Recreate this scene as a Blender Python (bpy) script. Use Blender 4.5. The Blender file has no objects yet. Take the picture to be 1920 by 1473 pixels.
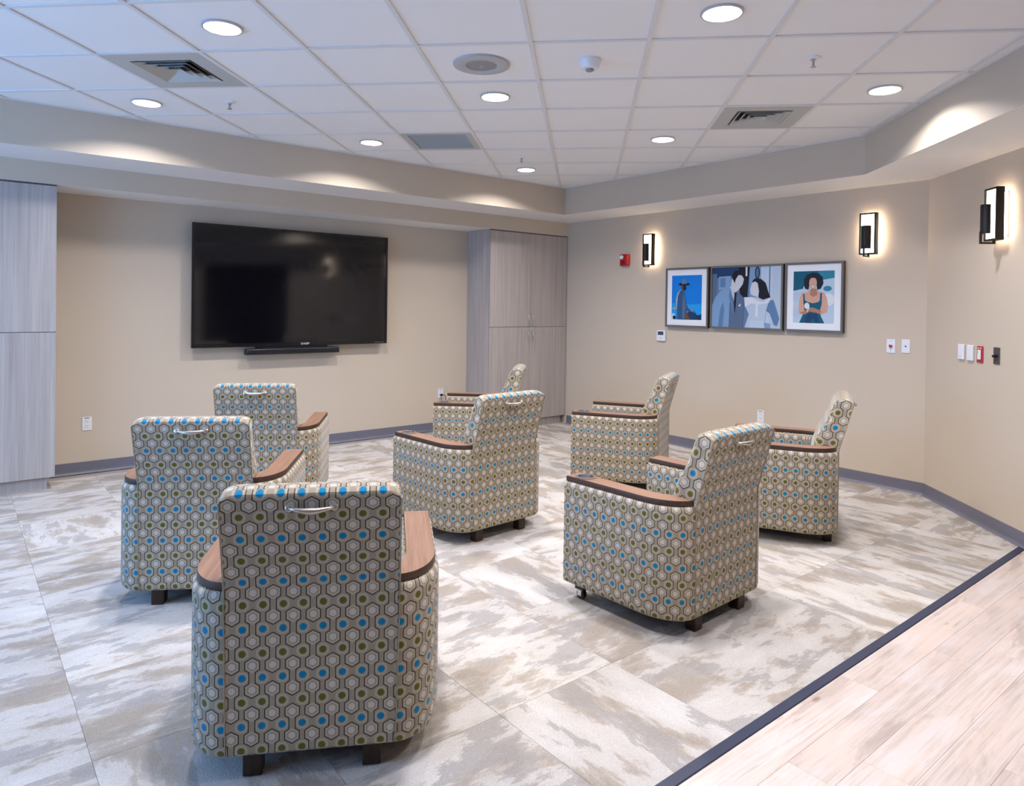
import bpy, bmesh, math, random
from mathutils import Vector, Matrix
random.seed(7)
scene = bpy.context.scene
col = scene.collection
R = math.radians

# ------------------------------------------------------------------ camera
CAM = Vector((-6.1347, -6.9183, 1.4914))
YAW, PITCH, ROLL, FPX, CY = R(50.9663), R(-0.5591), R(0.8079), 1299.14, 585.4
cd = bpy.data.cameras.new('camera'); cam = bpy.data.objects.new('camera', cd); col.objects.link(cam)
fw = Vector((math.cos(YAW)*math.cos(PITCH), math.sin(YAW)*math.cos(PITCH), math.sin(PITCH)))
rt0 = Vector((math.sin(YAW), -math.cos(YAW), 0)); up0 = rt0.cross(fw)
rt = rt0*math.cos(ROLL) + up0*math.sin(ROLL); up = -rt0*math.sin(ROLL) + up0*math.cos(ROLL)
mw = Matrix((rt, up, -fw)).transposed().to_4x4(); mw.translation = CAM
cam.matrix_world = mw
cd.sensor_width = 36; cd.sensor_fit = 'HORIZONTAL'; cd.lens = 36*FPX/1920
cd.shift_y = (CY - 1473/2)/1920
cd.clip_start = .05; cd.clip_end = 100
scene.camera = cam

# ------------------------------------------------------------------ world, exposure
w = bpy.data.worlds.new('daylight'); scene.world = w; w.use_nodes = True
bg = w.node_tree.nodes['Background']; bg.inputs[0].default_value = (.24, .51, 1.0, 1); bg.inputs[1].default_value = 5.8
DOWNLIGHT = 18.0          # watts of one downlight
SCONCE = 18.0             # radiance of the lamp inside a sconce
vs = scene.view_settings
vs.view_transform = 'Standard'; vs.look = 'None'; vs.gamma = 1; vs.use_curve_mapping = False; vs.exposure = 0.27
cy = scene.cycles
cy.use_light_tree = False; cy.use_denoising = True; cy.max_bounces = 6; cy.diffuse_bounces = 4; cy.glossy_bounces = 3; cy.use_adaptive_sampling = True; cy.adaptive_threshold = .04; cy.adaptive_min_samples = 12; cy.sample_clamp_indirect = 6
cy.caustics_reflective = False; cy.caustics_refractive = False

# ------------------------------------------------------------------ room measures (metres)
HC, H1, H2 = 2.8592, 2.5542, 2.3846          # ceiling, soffit underside, lower soffit / cabinet top
STV, SPIC, S3, D2 = 1.0263, .5848, .5962, .4657
LB = -4.6784                                  # where the picture wall bends
A3 = R(46.6656); DIR3 = Vector((math.cos(A3), math.sin(A3), 0)); N3 = Vector((-math.sin(A3), math.cos(A3), 0))
B3 = Vector((0, LB, 0))
SY0, SY1 = -5.544, -5.588                     # transition strip
XL, YR = -8.6, -11.0                          # far wall on the window side, wall behind the camera
GX, GY, TILE = -3.7904, -4.1497, .6096
GU = Vector((math.sqrt(.5), math.sqrt(.5), 0)); GW = Vector((math.sqrt(.5), -math.sqrt(.5), 0))
def w3(s, off, z): return B3 - DIR3*s + N3*off + Vector((0, 0, z))   # point on the angled wall: distance from bend, off wall, height

# ------------------------------------------------------------------ material helpers
class NT:
    def __init__(s, name):
        s.m = bpy.data.materials.new(name); s.m.use_nodes = True; s.t = s.m.node_tree
        s.b = s.t.nodes['Principled BSDF']
    def n(s, typ, **kw):
        nd = s.t.nodes.new(typ)
        for k, v in kw.items(): setattr(nd, k, v)
        return nd
    def l(s, a, b): s.t.links.new(a, b)
    def put(s, inp, v):
        if isinstance(v, bpy.types.NodeSocket): s.l(v, inp)
        else: inp.default_value = v
    def ma(s, op, a, b=0.0, c=None, clamp=False):
        nd = s.n('ShaderNodeMath', operation=op); nd.use_clamp = clamp
        s.put(nd.inputs[0], a); s.put(nd.inputs[1], b)
        if c is not None: s.put(nd.inputs[2], c)
        return nd.outputs[0]
    def lt(s, a, b): return s.ma('LESS_THAN', a, b)
    def mix(s, f, a, b, typ='MIX'):
        nd = s.n('ShaderNodeMix', data_type='RGBA', blend_type=typ)
        s.put(nd.inputs[0], f)
        for i, v in ((6, a), (7, b)):
            s.put(nd.inputs[i], v if isinstance(v, bpy.types.NodeSocket) else (*v[:3], 1))
        return nd.outputs[2]
    def ramp(s, f, stops):
        nd = s.n('ShaderNodeValToRGB'); e = nd.color_ramp.elements
        while len(e) < len(stops): e.new(.5)
        for el, (p, c) in zip(e, stops): el.position = p; el.color = (*c[:3], 1)
        s.l(f, nd.inputs[0]); return nd.outputs[0]
    def noise(s, vec, scale, detail=3, rough=.5, dist=0.0):
        nd = s.n('ShaderNodeTexNoise'); s.l(vec, nd.inputs['Vector'])
        nd.inputs['Scale'].default_value = scale; nd.inputs['Detail'].default_value = detail
        nd.inputs['Roughness'].default_value = rough; nd.inputs['Distortion'].default_value = dist
        return nd.outputs['Fac']
    def mapping(s, vec, scale=(1, 1, 1), loc=(0, 0, 0), rot=(0, 0, 0)):
        nd = s.n('ShaderNodeMapping'); s.l(vec, nd.inputs[0])
        for i, v in ((1, loc), (2, rot), (3, scale)): s.put(nd.inputs[i], v)
        return nd.outputs[0]
    def obj(s): return s.n('ShaderNodeTexCoord').outputs['Object']
    def pos(s): return s.n('ShaderNodeNewGeometry').outputs['Position']
    def uv(s): return s.n('ShaderNodeTexCoord').outputs['UV']
    def rnd(s): return s.n('ShaderNodeObjectInfo').outputs['Random']
    def bump(s, h, strength, dist=.002):
        nd = s.n('ShaderNodeBump'); nd.inputs['Strength'].default_value = strength; nd.inputs['Distance'].default_value = dist
        s.l(h, nd.inputs['Height']); s.l(nd.outputs[0], s.b.inputs['Normal'])
    def base(s, c, rough=.5, metal=0, spec=.5):
        s.put(s.b.inputs['Base Color'], c if isinstance(c, bpy.types.NodeSocket) else (*c[:3], 1))
        s.put(s.b.inputs['Roughness'], rough); s.b.inputs['Metallic'].default_value = metal
        s.b.inputs['Specular IOR Level'].default_value = spec
        return s.m
def srgb(r, g, b):
    f = lambda c: (c/255/12.92 if c/255 <= .04045 else ((c/255+.055)/1.055)**2.4)
    return (f(r), f(g), f(b))
def plain(name, c, rough=.5, metal=0, spec=.5): return NT(name).base(c, rough, metal, spec)
def painted(name, c, rough=.6, amt=.02):
    t = NT(name); n = t.noise(t.pos(), 180, 2)
    k = t.mix(t.noise(t.pos(), 2.5, 2), tuple(x*(1-amt) for x in c), tuple(min(1, x*(1+amt)) for x in c))
    t.bump(n, .06, .001); return t.base(k, rough, 0, .3)
def emitter(name, c, strength):
    t = NT(name); t.base((.8, .8, .8), .4)
    t.b.inputs['Emission Color'].default_value = (*c, 1); t.b.inputs['Emission Strength'].default_value = strength
    return t.m
def wood(name, dark, light, across, along, rough=.45, sx=1.0, mode='obj', seed=True, contrast=(.3, .7), spec=.4):
    """grain runs along axis `along` (0/1/2)"""
    t = NT(name); v = t.obj() if mode == 'obj' else t.pos()
    if seed:
        r = t.rnd(); cmb = t.n('ShaderNodeCombineXYZ'); t.l(t.ma('MULTIPLY', r, 37.0), cmb.inputs[0]); t.l(t.ma('MULTIPLY', r, 91.0), cmb.inputs[1]); t.l(t.ma('MULTIPLY', r, 53.0), cmb.inputs[2])
        ad = t.n('ShaderNodeVectorMath', operation='ADD'); t.l(v, ad.inputs[0]); t.l(cmb.outputs[0], ad.inputs[1]); v = ad.outputs[0]
    sc = [across]*3; sc[along] = sx
    mv = t.mapping(v, tuple(sc))
    g = t.noise(mv, 1.0, 6, .65, .6); f = t.noise(t.mapping(v, tuple(x*4.5 if i != along else x*2.0 for i, x in enumerate(sc))), 1.0, 4, .7, .2)
    h = t.ma('ADD', t.ma('MULTIPLY', g, .62), t.ma('MULTIPLY', f, .38))
    c = t.ramp(h, [(contrast[0], dark), (contrast[1], light)])
    t.bump(f, .12, .001); return t.base(c, rough, 0, spec), t
M = {}
M['paint'] = painted('wall_paint', (.60, .513, .41))
M['white'] = painted('soffit_white', (.84, .83, .82))
M['tile'] = painted('ceiling_tile', (.86, .85, .85), .9)
M['grid'] = plain('ceiling_grid', (.74, .73, .73), .55)
M['vinyl'] = plain('base_vinyl', srgb(112, 112, 126), .45)
M['strip'] = plain('strip_navy', srgb(48, 54, 78), .5)
M['plate'] = plain('plate_white', (.80, .81, .86), .35)
M['plate_detail'] = plain('plate_slot', (.06, .06, .09), .5)
M['black'] = plain('black_plastic', (.006, .006, .008), .35)
M['screen'] = plain('tv_screen', (.0035, .0035, .006), .075, 0, .6)
M['red'] = plain('red_plastic', (.42, .008, .012), .3)
M['steel'] = plain('brushed_steel', (.74, .73, .72), .25, 1)
M['nickel'] = plain('satin_nickel', (.60, .53, .47), .36, 1)
M['darkplate'] = plain('bronze_plate', (.11, .10, .10), .4, .6)
M['bronze'] = plain('dark_bronze', (.028, .024, .022), .42, .6)
M['leg'] = wood('leg_wood', (.022, .010, .006), (.05, .024, .014), 40, 2, .4)[0]
M['caster'] = plain('caster_black', (.012, .012, .014), .4)
M['seat'] = plain('seat_vinyl', srgb(110, 128, 140), .45)
M['lens'] = emitter('downlight_lens', (1.0, .985, 1.0), 5.0)
M['glow'] = emitter('sconce_diffuser', (1.0, .90, .76), 5.0)
M['bulb'] = emitter('sconce_lamp', (1.0, .74, .52), SCONCE)
M['trimring'] = plain('light_ring', (.55, .55, .58), .35, .3)
M['vent'] = plain('vent_metal', (.50, .50, .48), .5)
M['vent_dark'] = plain('vent_throat', (.012, .014, .018), .7)
M['grille'] = None
M['copper'] = plain('sprinkler_bulb', (.45, .06, .03), .3)
M['frame'] = plain('picture_frame', srgb(104, 100, 96), .45)
M['frame_side'] = plain('picture_frame_edge', srgb(70, 58, 48), .5)
M['mat'] = plain('picture_mat', (.80, .83, .88), .5)
M['lcd'] = plain('lcd', srgb(60, 78, 100), .3)
M['lettering'] = plain('lettering', (.75, .76, .8), .4)
M['glass'] = None
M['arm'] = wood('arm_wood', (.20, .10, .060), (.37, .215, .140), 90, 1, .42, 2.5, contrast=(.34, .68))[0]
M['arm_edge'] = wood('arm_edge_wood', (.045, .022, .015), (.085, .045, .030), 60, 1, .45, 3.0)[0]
M['laminate'] = wood('cabinet_laminate', (.33, .29, .27), (.55, .505, .48), 26, 2, .42, .7, contrast=(.30, .72))[0]
M['laminate_gap_shade'] = plain('cabinet_gap_shade', (.10, .09, .085), .5)  # door-gap shade put into the colour; the top filler shares it
# perforated return grille
t = NT('return_grille'); v = t.mapping(t.obj(), (1, 1, 1), (0, 0, 0), (0, 0, R(45)))
vx = t.n('ShaderNodeSeparateXYZ'); t.l(v, vx.inputs[0])
cell = lambda s, p: t.ma('ABSOLUTE', t.ma('SUBTRACT', t.ma('FRACT', t.ma('MULTIPLY', s, 1/p)), .5))
hole = t.lt(t.ma('MAXIMUM', cell(vx.outputs[0], .0127), cell(vx.outputs[1], .0127)), .36)
M['grille'] = t.base(t.mix(hole, (.42, .50, .58), (.16, .23, .32)), .5)
# window glass
t = NT('window_glass'); t.base((1, 1, 1), 0.0); t.b.inputs['Transmission Weight'].default_value = 1; t.b.inputs['IOR'].default_value = 1.01
M['glass'] = t.m

# carpet tile: streaked pile, a different patch of the pattern on every tile
t = NT('carpet')
v = t.obj(); r = t.rnd()
cmb = t.n('ShaderNodeCombineXYZ'); t.l(t.ma('MULTIPLY', r, 61.0), cmb.inputs[0]); t.l(t.ma('MULTIPLY', r, 117.0), cmb.inputs[1])
ad = t.n('ShaderNodeVectorMath', operation='ADD'); t.l(v, ad.inputs[0]); t.l(cmb.outputs[0], ad.inputs[1]); vv = ad.outputs[0]
s1 = t.noise(t.mapping(vv, (2.1, 4.8, 1), rot=(0, 0, .2)), 1.0, 9, .64, .15)
s2 = t.noise(t.mapping(vv, (2.4, 6.5, 1), (5, 3, 0), (0, 0, -.15)), 1.0, 9, .66, .2)
s3 = t.noise(t.mapping(vv, (1.2, 2.4, 1), (9, 1, 0)), 1.0, 2, .5)
c0 = t.ramp(s1, [(.40, (.44, .385, .325)), (.465, (.535, .48, .425)), (.49, (.65, .61, .57)), (.68, (.74, .715, .69))])
grey = t.ramp(s2, [(.44, (.0, .0, .0)), (.47, (1, 1, 1))])
gsep = t.n('ShaderNodeSeparateColor'); t.l(grey, gsep.inputs[0])
c1 = t.mix(t.ma('MULTIPLY', t.ma('SUBTRACT', 1.0, gsep.outputs[0]), .75), c0, (.425, .40, .385))
tint = t.ramp(t.ma('ADD', t.ma('MULTIPLY', s3, .5), t.ma('MULTIPLY', t.ma('FRACT', t.ma('MULTIPLY', r, 7.31)), .5)), [(.2, (.86, .85, .85)), (.75, (1.0, 1.0, 1.0))])
c2 = t.mix(1.0, c1, tint, 'MULTIPLY')
pile = t.n('ShaderNodeTexVoronoi'); t.l(v, pile.inputs['Vector']); pile.inputs['Scale'].default_value = 210
fine = t.noise(v, 330, 2)
dots = t.ma('ADD', t.ma('MULTIPLY', pile.outputs['Distance'], .9), t.ma('MULTIPLY', fine, .4))
c3 = t.mix(1.0, c2, t.ramp(dots, [(.12, (1.06, 1.06, 1.06)), (.75, (.82, .82, .82))]), 'MULTIPLY')
t.bump(t.ma('SUBTRACT', 1.0, dots), .35, .003)
M['carpet'] = t.base(c3, .95, 0, .08)

# vinyl plank: pale, pinkish, weathered
m_, t = wood('vinyl_plank', (.50, .40, .345), (.76, .67, .62), 55, 0, .42, 1.4, contrast=(.30, .56), spec=.35)
old = t.b.inputs['Base Color'].links[0].from_socket
v = t.obj(); r = t.rnd()
cmb = t.n('ShaderNodeCombineXYZ'); t.l(t.ma('MULTIPLY', r, 71.0), cmb.inputs[0]); t.l(t.ma('MULTIPLY', r, 23.0), cmb.inputs[1])
ad = t.n('ShaderNodeVectorMath', operation='ADD'); t.l(v, ad.inputs[0]); t.l(cmb.outputs[0], ad.inputs[1]); vv = ad.outputs[0]
cloud = t.noise(t.mapping(vv, (2.2, 7, 1)), 1.0, 4, .6, .5)
c = t.mix(t.ma('MULTIPLY', t.ramp(cloud, [(.44, (0, 0, 0)), (.62, (1, 1, 1))]), .7), old, (.80, .665, .59))
cloud2 = t.noise(t.mapping(vv, (1.8, 9, 1), (3, 7, 0)), 1.0, 5, .65, .6)
c = t.mix(t.ma('MULTIPLY', t.ramp(cloud2, [(.50, (0, 0, 0)), (.64, (1, 1, 1))]), .65), c, (.78, .735, .74))
c = t.mix(t.ma('MULTIPLY', t.ramp(cloud2, [(.36, (1, 1, 1)), (.43, (0, 0, 0))]), .5), c, (.44, .36, .33))
crack = t.noise(t.mapping(vv, (2.5, 60, 1), (1, 4, 0)), 1.0, 3, .6, .5)
c = t.mix(t.ma('MULTIPLY', t.ramp(crack, [(.27, (1, 1, 1)), (.32, (0, 0, 0))]), .6), c, (.34, .27, .24))
kn = t.n('ShaderNodeTexVoronoi'); t.l(t.mapping(vv, (2.4, 6.5, 1)), kn.inputs['Vector']); kn.inputs['Scale'].default_value = 1.0
c = t.mix(t.ramp(kn.outputs['Distance'], [(.035, (.75, .75, .75)), (.085, (0, 0, 0))]), c, (.33, .20, .14))
c = t.mix(1.0, c, t.ramp(t.ma('FRACT', t.ma('MULTIPLY', r, 5.7)), [(0, (.82, .80, .80)), (1, (.95, .93, .92))]), 'MULTIPLY')
t.put(t.b.inputs['Base Color'], c)
M['plank'] = m_

# upholstery: hexagon chains and octagon dots woven on a lattice (UV in metres)
PA, PB = .0605, .0755
def fabric_material(name):
    t = NT(name); sp = t.n('ShaderNodeSeparateXYZ'); t.l(t.uv(), sp.inputs[0])
    U = t.ma('ADD', t.ma('MULTIPLY', sp.outputs[0], 1/PA), 100.5)
    V = t.ma('ADD', t.ma('MULTIPLY', t.ma('SUBTRACT', sp.outputs[1], .10), 1/PB), 101.0)   # olive rows odd, blue rows even
    n = t.ma('FLOOR', U); k = t.ma('FLOOR', V)
    xb = t.ma('MULTIPLY', t.ma('SUBTRACT', t.ma('FRACT', U), .5), PA); yb = t.ma('MULTIPLY', t.ma('SUBTRACT', t.ma('FRACT', V), .5), PB)
    ax = t.ma('ABSOLUTE', xb); ay = t.ma('ABSOLUTE', yb); top = t.ma('GREATER_THAN', yb, 0.0)
    opn = t.ma('MODULO', t.ma('ADD', t.ma('ADD', n, k), top), 2.0)
    hw = .365*PA
    hexd = t.ma('SUBTRACT', t.ma('MAXIMUM', ax, t.ma('ADD', t.ma('MULTIPLY', ax, .5), t.ma('MULTIPLY', ay, .866))), hw)
    neck = t.ma('ADD', t.ma('SUBTRACT', ax, .16*PA), t.ma('MULTIPLY', t.ma('SUBTRACT', 1.0, opn), 1.0))
    dark = t.lt(t.ma('ABSOLUTE', t.ma('MINIMUM', hexd, neck)), .00145)
    ring1 = t.lt(t.ma('ABSOLUTE', t.ma('ADD', hexd, .0062)), .0012)
    ring1b = t.lt(t.ma('ABSOLUTE', t.ma('ADD', hexd, .0030)), .0006)
    rB = t.ma('SQRT', t.ma('ADD', t.ma('MULTIPLY', ax, ax), t.ma('MULTIPLY', ay, ay)))
    dx = t.ma('SUBTRACT', PA/2, ax); dy = t.ma('SUBTRACT', PB/2, ay)
    octd = t.ma('MAXIMUM', t.ma('MAXIMUM', dx, dy), t.ma('MULTIPLY', t.ma('ADD', dx, dy), .7071))
    rA = t.ma('SQRT', t.ma('ADD', t.ma('MULTIPLY', dx, dx), t.ma('MULTIPLY', dy, dy)))
    ring2 = t.lt(t.ma('ABSOLUTE', t.ma('SUBTRACT', octd, .0150)), .0012)
    ring2b = t.lt(t.ma('ABSOLUTE', t.ma('SUBTRACT', octd, .0185)), .0006)
    dotA = t.lt(rA, .0106); dotB = t.lt(rB, .0108)
    krow = t.ma('FLOOR', t.ma('ADD', V, .5)); odd = t.ma('MODULO', krow, 2.0)
    stripe = t.ma('GREATER_THAN', t.ma('FRACT', t.ma('MULTIPLY', sp.outputs[0], 1/.0042)), .62)
    weave = t.noise(t.mapping(t.uv(), (900, 420, 1)), 1.0, 2, .6)
    base = t.mix(weave, (.225, .178, .122), (.425, .360, .268))
    c = t.mix(t.ma('MULTIPLY', t.ma('MAXIMUM', ring1, ring1b), .9), base, (.53, .47, .375))
    c = t.mix(t.ma('MULTIPLY', t.ma('MAXIMUM', ring2, ring2b), .9), c, (.53, .47, .375))
    wht = t.mix(stripe, (.68, .63, .565), (.36, .31, .25)); c = t.mix(dotB, c, wht)
    colr = t.mix(odd, (.001, .25, .47), (.150, .140, .018)); colr2 = t.mix(odd, (.002, .10, .26), (.075, .068, .010))
    c = t.mix(dotA, c, t.mix(stripe, colr, colr2))
    c = t.mix(dark, c, (.030, .022, .016))
    rel = t.ma('ADD', t.ma('MULTIPLY', weave, .4), t.ma('MULTIPLY', t.ma('MAXIMUM', t.ma('MAXIMUM', ring1, ring2), t.ma('MAXIMUM', dotA, dotB)), .6))
    t.bump(rel, .35, .0015)
    t.b.inputs['Sheen Weight'].default_value = .30; t.b.inputs['Sheen Roughness'].default_value = .4
    return t.base(c, .85, 0, .15)
M['fabric'] = fabric_material('hexagon_fabric')

# ------------------------------------------------------------------ object helpers
def link(name, me, parent=None, loc=None):
    o = bpy.data.objects.new(name, me); col.objects.link(o)
    if parent: o.parent = parent
    if loc is not None: o.location = loc
    return o
def tag(o, label=None, cat=None, group=None, kind=None):
    for k, v in (('label', label), ('category', cat), ('group', group), ('kind', kind)):
        if v: o[k] = v
    return o
def empty(name, loc=(0, 0, 0), rz=0.0):
    o = bpy.data.objects.new(name, None); col.objects.link(o); o.location = loc; o.rotation_euler = (0, 0, rz); o.empty_display_size = .1
    return o
def setmats(me, mats):
    for m in (mats if isinstance(mats, (list, tuple)) else [mats]): me.materials.append(m)
def mesh(name, verts, faces, mats, parent=None, loc=None, smooth=False, uvf=None, idx=None, recalc=True):
    me = bpy.data.meshes.new(name); me.from_pydata([tuple(v) for v in verts], [], faces)
    if recalc:
        bm = bmesh.new(); bm.from_mesh(me); bmesh.ops.recalc_face_normals(bm, faces=bm.faces); bm.to_mesh(me); bm.free()
    setmats(me, mats)
    if idx:
        for p, i in zip(me.polygons, idx): p.material_index = i
    if smooth: me.polygons.foreach_set('use_smooth', [True]*len(me.polygons))
    return link(name, me, parent, loc)
def bm_obj(name, bm, mats, parent=None, loc=None, smooth=False, sharp=None, pick=None, uvf=None):
    bmesh.ops.recalc_face_normals(bm, faces=bm.faces)
    if pick:
        for f in bm.faces: f.material_index = pick(f)
    if uvf:
        uvl = bm.loops.layers.uv.new('UVMap')
        for f in bm.faces:
            for lp in f.loops: lp[uvl].uv = uvf(lp.vert.co, f.normal)
    if smooth:
        for f in bm.faces: f.smooth = True
        if sharp is not None:
            for e in bm.edges:
                if len(e.link_faces) == 2 and e.calc_face_angle() > sharp: e.smooth = False
    me = bpy.data.meshes.new(name); bm.to_mesh(me); bm.free(); setmats(me, mats)
    return link(name, me, parent, loc)
def bm_box(bm, lo, hi, bevel=0, seg=2, mat=None):
    lo, hi = Vector(lo), Vector(hi)
    r = bmesh.ops.create_cube(bm, size=1, matrix=(mat or Matrix()) @ Matrix.Translation((lo+hi)/2) @ Matrix.Diagonal((*(hi-lo), 1)))
    if bevel:
        es = list({e for v in r['verts'] for e in v.link_edges})
        bmesh.ops.bevel(bm, geom=es, offset=bevel, segments=seg, affect='EDGES', profile=.5)
def box(name, lo, hi, mats, parent=None, bevel=0, seg=2, mat=None, pick=None, smooth=False, uvf=None, loc=None):
    bm = bmesh.new(); bm_box(bm, lo, hi, bevel, seg, mat)
    return bm_obj(name, bm, mats, parent, loc, smooth, R(35) if smooth else None, pick, uvf)
def bm_cyl(bm, p0, p1, r0, r1=None, n=20, caps=True):
    p0, p1 = Vector(p0), Vector(p1); d = p1-p0
    q = Vector((0, 0, 1)).rotation_difference(d.normalized()).to_matrix().to_4x4()
    bmesh.ops.create_cone(bm, cap_ends=caps, segments=n, radius1=r0, radius2=r0 if r1 is None else r1, depth=d.length, matrix=Matrix.Translation((p0+p1)/2) @ q)
def cyl(name, p0, p1, r0, mats, parent=None, r1=None, n=20, loc=None):
    bm = bmesh.new(); bm_cyl(bm, p0, p1, r0, r1, n); return bm_obj(name, bm, mats, parent, loc, True, R(40))
def lathe(name, prof, mats, parent=None, n=32, loc=None, pick=None, closed=False):
    """prof: (radius, z) list"""
    bm = bmesh.new(); rings = []
    for r, z in prof:
        rings.append([bm.verts.new((r*math.cos(2*math.pi*i/n), r*math.sin(2*math.pi*i/n), z)) for i in range(n)] if r > 1e-6 else [bm.verts.new((0, 0, z))])
    pairs = list(zip(rings, rings[1:])) + ([(rings[-1], rings[0])] if closed else [])
    for a, b in pairs:
        for i in range(n):
            j = (i+1) % n
            if len(a) == 1 and len(b) == 1: continue
            if len(a) == 1: bm.faces.new((a[0], b[i], b[j]))
            elif len(b) == 1: bm.faces.new((a[i], a[j], b[0]))
            else: bm.faces.new((a[i], a[j], b[j], b[i]))
    return bm_obj(name, bm, mats, parent, loc, True, R(40), pick)
def tube(name, pts, r, mats, parent=None, n=8, radii=None, loc=None):
    bm = bmesh.new(); rings = []; pts = [Vector(p) for p in pts]
    for i, p in enumerate(pts):
        d = (pts[min(i+1, len(pts)-1)] - pts[max(i-1, 0)]).normalized()
        a = d.cross(Vector((0, 0, 1)));
        if a.length < .05: a = d.cross(Vector((1, 0, 0)))
        a.normalize(); b = a.cross(d); rr = radii[i] if radii else r
        rings.append([bm.verts.new(p + (a*math.cos(2*math.pi*k/n) + b*math.sin(2*math.pi*k/n))*rr) for k in range(n)])
    for s, q in zip(rings, rings[1:]):
        for k in range(n): bm.faces.new((s[k], s[(k+1) % n], q[(k+1) % n], q[k]))
    bm.faces.new(rings[0]); bm.faces.new(rings[-1])
    return bm_obj(name, bm, mats, parent, loc, True, R(50))
def prism(name, poly, z0, z1, mats, parent=None, pick=None, loc=None, bevel=0):
    bm = bmesh.new()
    a = [bm.verts.new((x, y, z0)) for x, y in poly]; b = [bm.verts.new((x, y, z1)) for x, y in poly]
    n = len(poly); top = bm.faces.new(b); bm.faces.new(a[::-1])
    for i in range(n): bm.faces.new((a[i], a[(i+1) % n], b[(i+1) % n], b[i]))
    if bevel: bmesh.ops.bevel(bm, geom=list(top.edges), offset=bevel, segments=1, affect='EDGES')
    return bm_obj(name, bm, mats, parent, loc, False, None, pick)
def clip(poly, a, b, c):
    """keep a*x+b*y <= c"""
    out = []
    for i in range(len(poly)):
        p, q = poly[i], poly[(i+1) % len(poly)]; dp = a*p[0]+b*p[1]-c; dq = a*q[0]+b*q[1]-c
        if dp <= 0: out.append(p)
        if dp*dq < 0:
            s = dp/(dp-dq); out.append((p[0]+(q[0]-p[0])*s, p[1]+(q[1]-p[1])*s))
    return out
def area(poly): return abs(sum(p[0]*q[1]-q[0]*p[1] for p, q in zip(poly, poly[1:]+poly[:1])))/2
def text_mesh(name, body, size, mat, parent, matrix):
    cu = bpy.data.curves.new(name, 'FONT'); cu.body = body; cu.size = size; cu.extrude = size*.02; cu.align_x = 'CENTER'; cu.align_y = 'CENTER'
    tmp = bpy.data.objects.new(name+'_tmp', cu); col.objects.link(tmp); bpy.context.view_layer.update()
    me = bpy.data.meshes.new_from_object(tmp.evaluated_get(bpy.context.evaluated_depsgraph_get()))
    bpy.data.objects.remove(tmp); bpy.data.curves.remove(cu)
    me.transform(matrix); me.materials.clear(); me.materials.append(mat); me.name = name
    return link(name, me, parent)
def copy_tree(o, parent=None):
    c = o.copy(); col.objects.link(c); c.parent = parent
    for ch in [x for x in o.children]: copy_tree(ch, c)
    return c
under = lambda f: 1 if f.normal.z < -.9 else 0
A3N = (N3.x, N3.y, N3.dot(B3))              # inside the room: N3.p >= N3.B3

# ================================================================== STRUCTURE
def struct(o): o['kind'] = 'structure'; return o
# floor slab with carpet tiles and planks as its pieces
w3r = lambda p: clip(p, -A3N[0], -A3N[1], -A3N[2])     # room side of the angled wall
room = w3r([(XL, 0), (0, 0), (0, YR), (XL, YR)])
floor = struct(prism('floor', room, -.12, -.008, plain('subfloor', (.35, .33, .31), .8)))
CT = .6
tile_mesh = None
for ix in range(-7, 10):
    for iy in range(0, 9):
        x0 = -5.772 + CT*ix; y0 = -4.95 - CT + CT*iy
        g = .0004
        poly = [(x0+g, y0+g), (x0+CT-g, y0+g), (x0+CT-g, y0+CT-g), (x0+g, y0+CT-g)]
        full = area(poly)
        poly = clip(clip(clip(clip(poly, 0, -1, -SY0), 1, 0, -.0), 0, 1, 0), -1, 0, -XL); poly = w3r(poly) if poly else poly
        if len(poly) < 3 or area(poly) < .002: continue
        c = (x0+CT/2, y0+CT/2); rot = random.choice((0, 0, 0, math.pi, math.pi, math.pi/2)) if x0 < -3.2 else random.choice((0, math.pi/2, math.pi/2, -math.pi/2))
        cs, sn = math.cos(-rot), math.sin(-rot)
        if area(poly) > full*.9999:
            if tile_mesh is None:
                o = prism('carpet_tile', [(x-c[0], y-c[1]) for x, y in poly], -.0075, 0, M['carpet'], floor, bevel=.0008); tile_mesh = o.data
            else: o = link('carpet_tile', tile_mesh, floor)
        else:
            o = prism('carpet_tile', [((x-c[0])*cs-(y-c[1])*sn, (x-c[0])*sn+(y-c[1])*cs) for x, y in poly], -.0075, 0, M['carpet'], floor, bevel=.0008)
        o.location = (c[0], c[1], 0); o.rotation_euler.z = rot
PW_, PL_ = .152, 1.22
plank_mesh = None
ends = {0: -3.3, 1: -3.98, 2: -2.56}
for row in range(0, 18):
    y1 = SY1 - PW_*row; y0 = y1 - PW_
    e = ends.get(row, -3.98 + (row*.437) % PL_)
    for k in range(-4, 4):
        x0 = e + PL_*k; g = .0003
        if x0 > -.7 or x0 < -7.8: continue
        poly = [(x0+g, y0+g), (x0+PL_-g, y0+g), (x0+PL_-g, y1-g), (x0+g, y1-g)]; full = area(poly)
        poly = w3r(poly)
        if len(poly) < 3 or area(poly) < .002: continue
        c = (x0+PL_/2, (y0+y1)/2)
        if area(poly) > full*.9999:
            if plank_mesh is None:
                o = prism('plank', [(x-c[0], y-c[1]) for x, y in poly], -.0075, 0, M['plank'], floor, bevel=.0005); plank_mesh = o.data
            else: o = link('plank', plank_mesh, floor)
        else: o = prism('plank', [(x-c[0], y-c[1]) for x, y in poly], -.0075, 0, M['plank'], floor, bevel=.0005)
        o.location = (c[0], c[1], 0)
far = w3r([(XL, SY1-PW_*18), (0, SY1-PW_*18), (0, YR), (XL, YR)])
o = prism('plank_field', far, -.0075, 0, M['plank'], floor)
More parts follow.
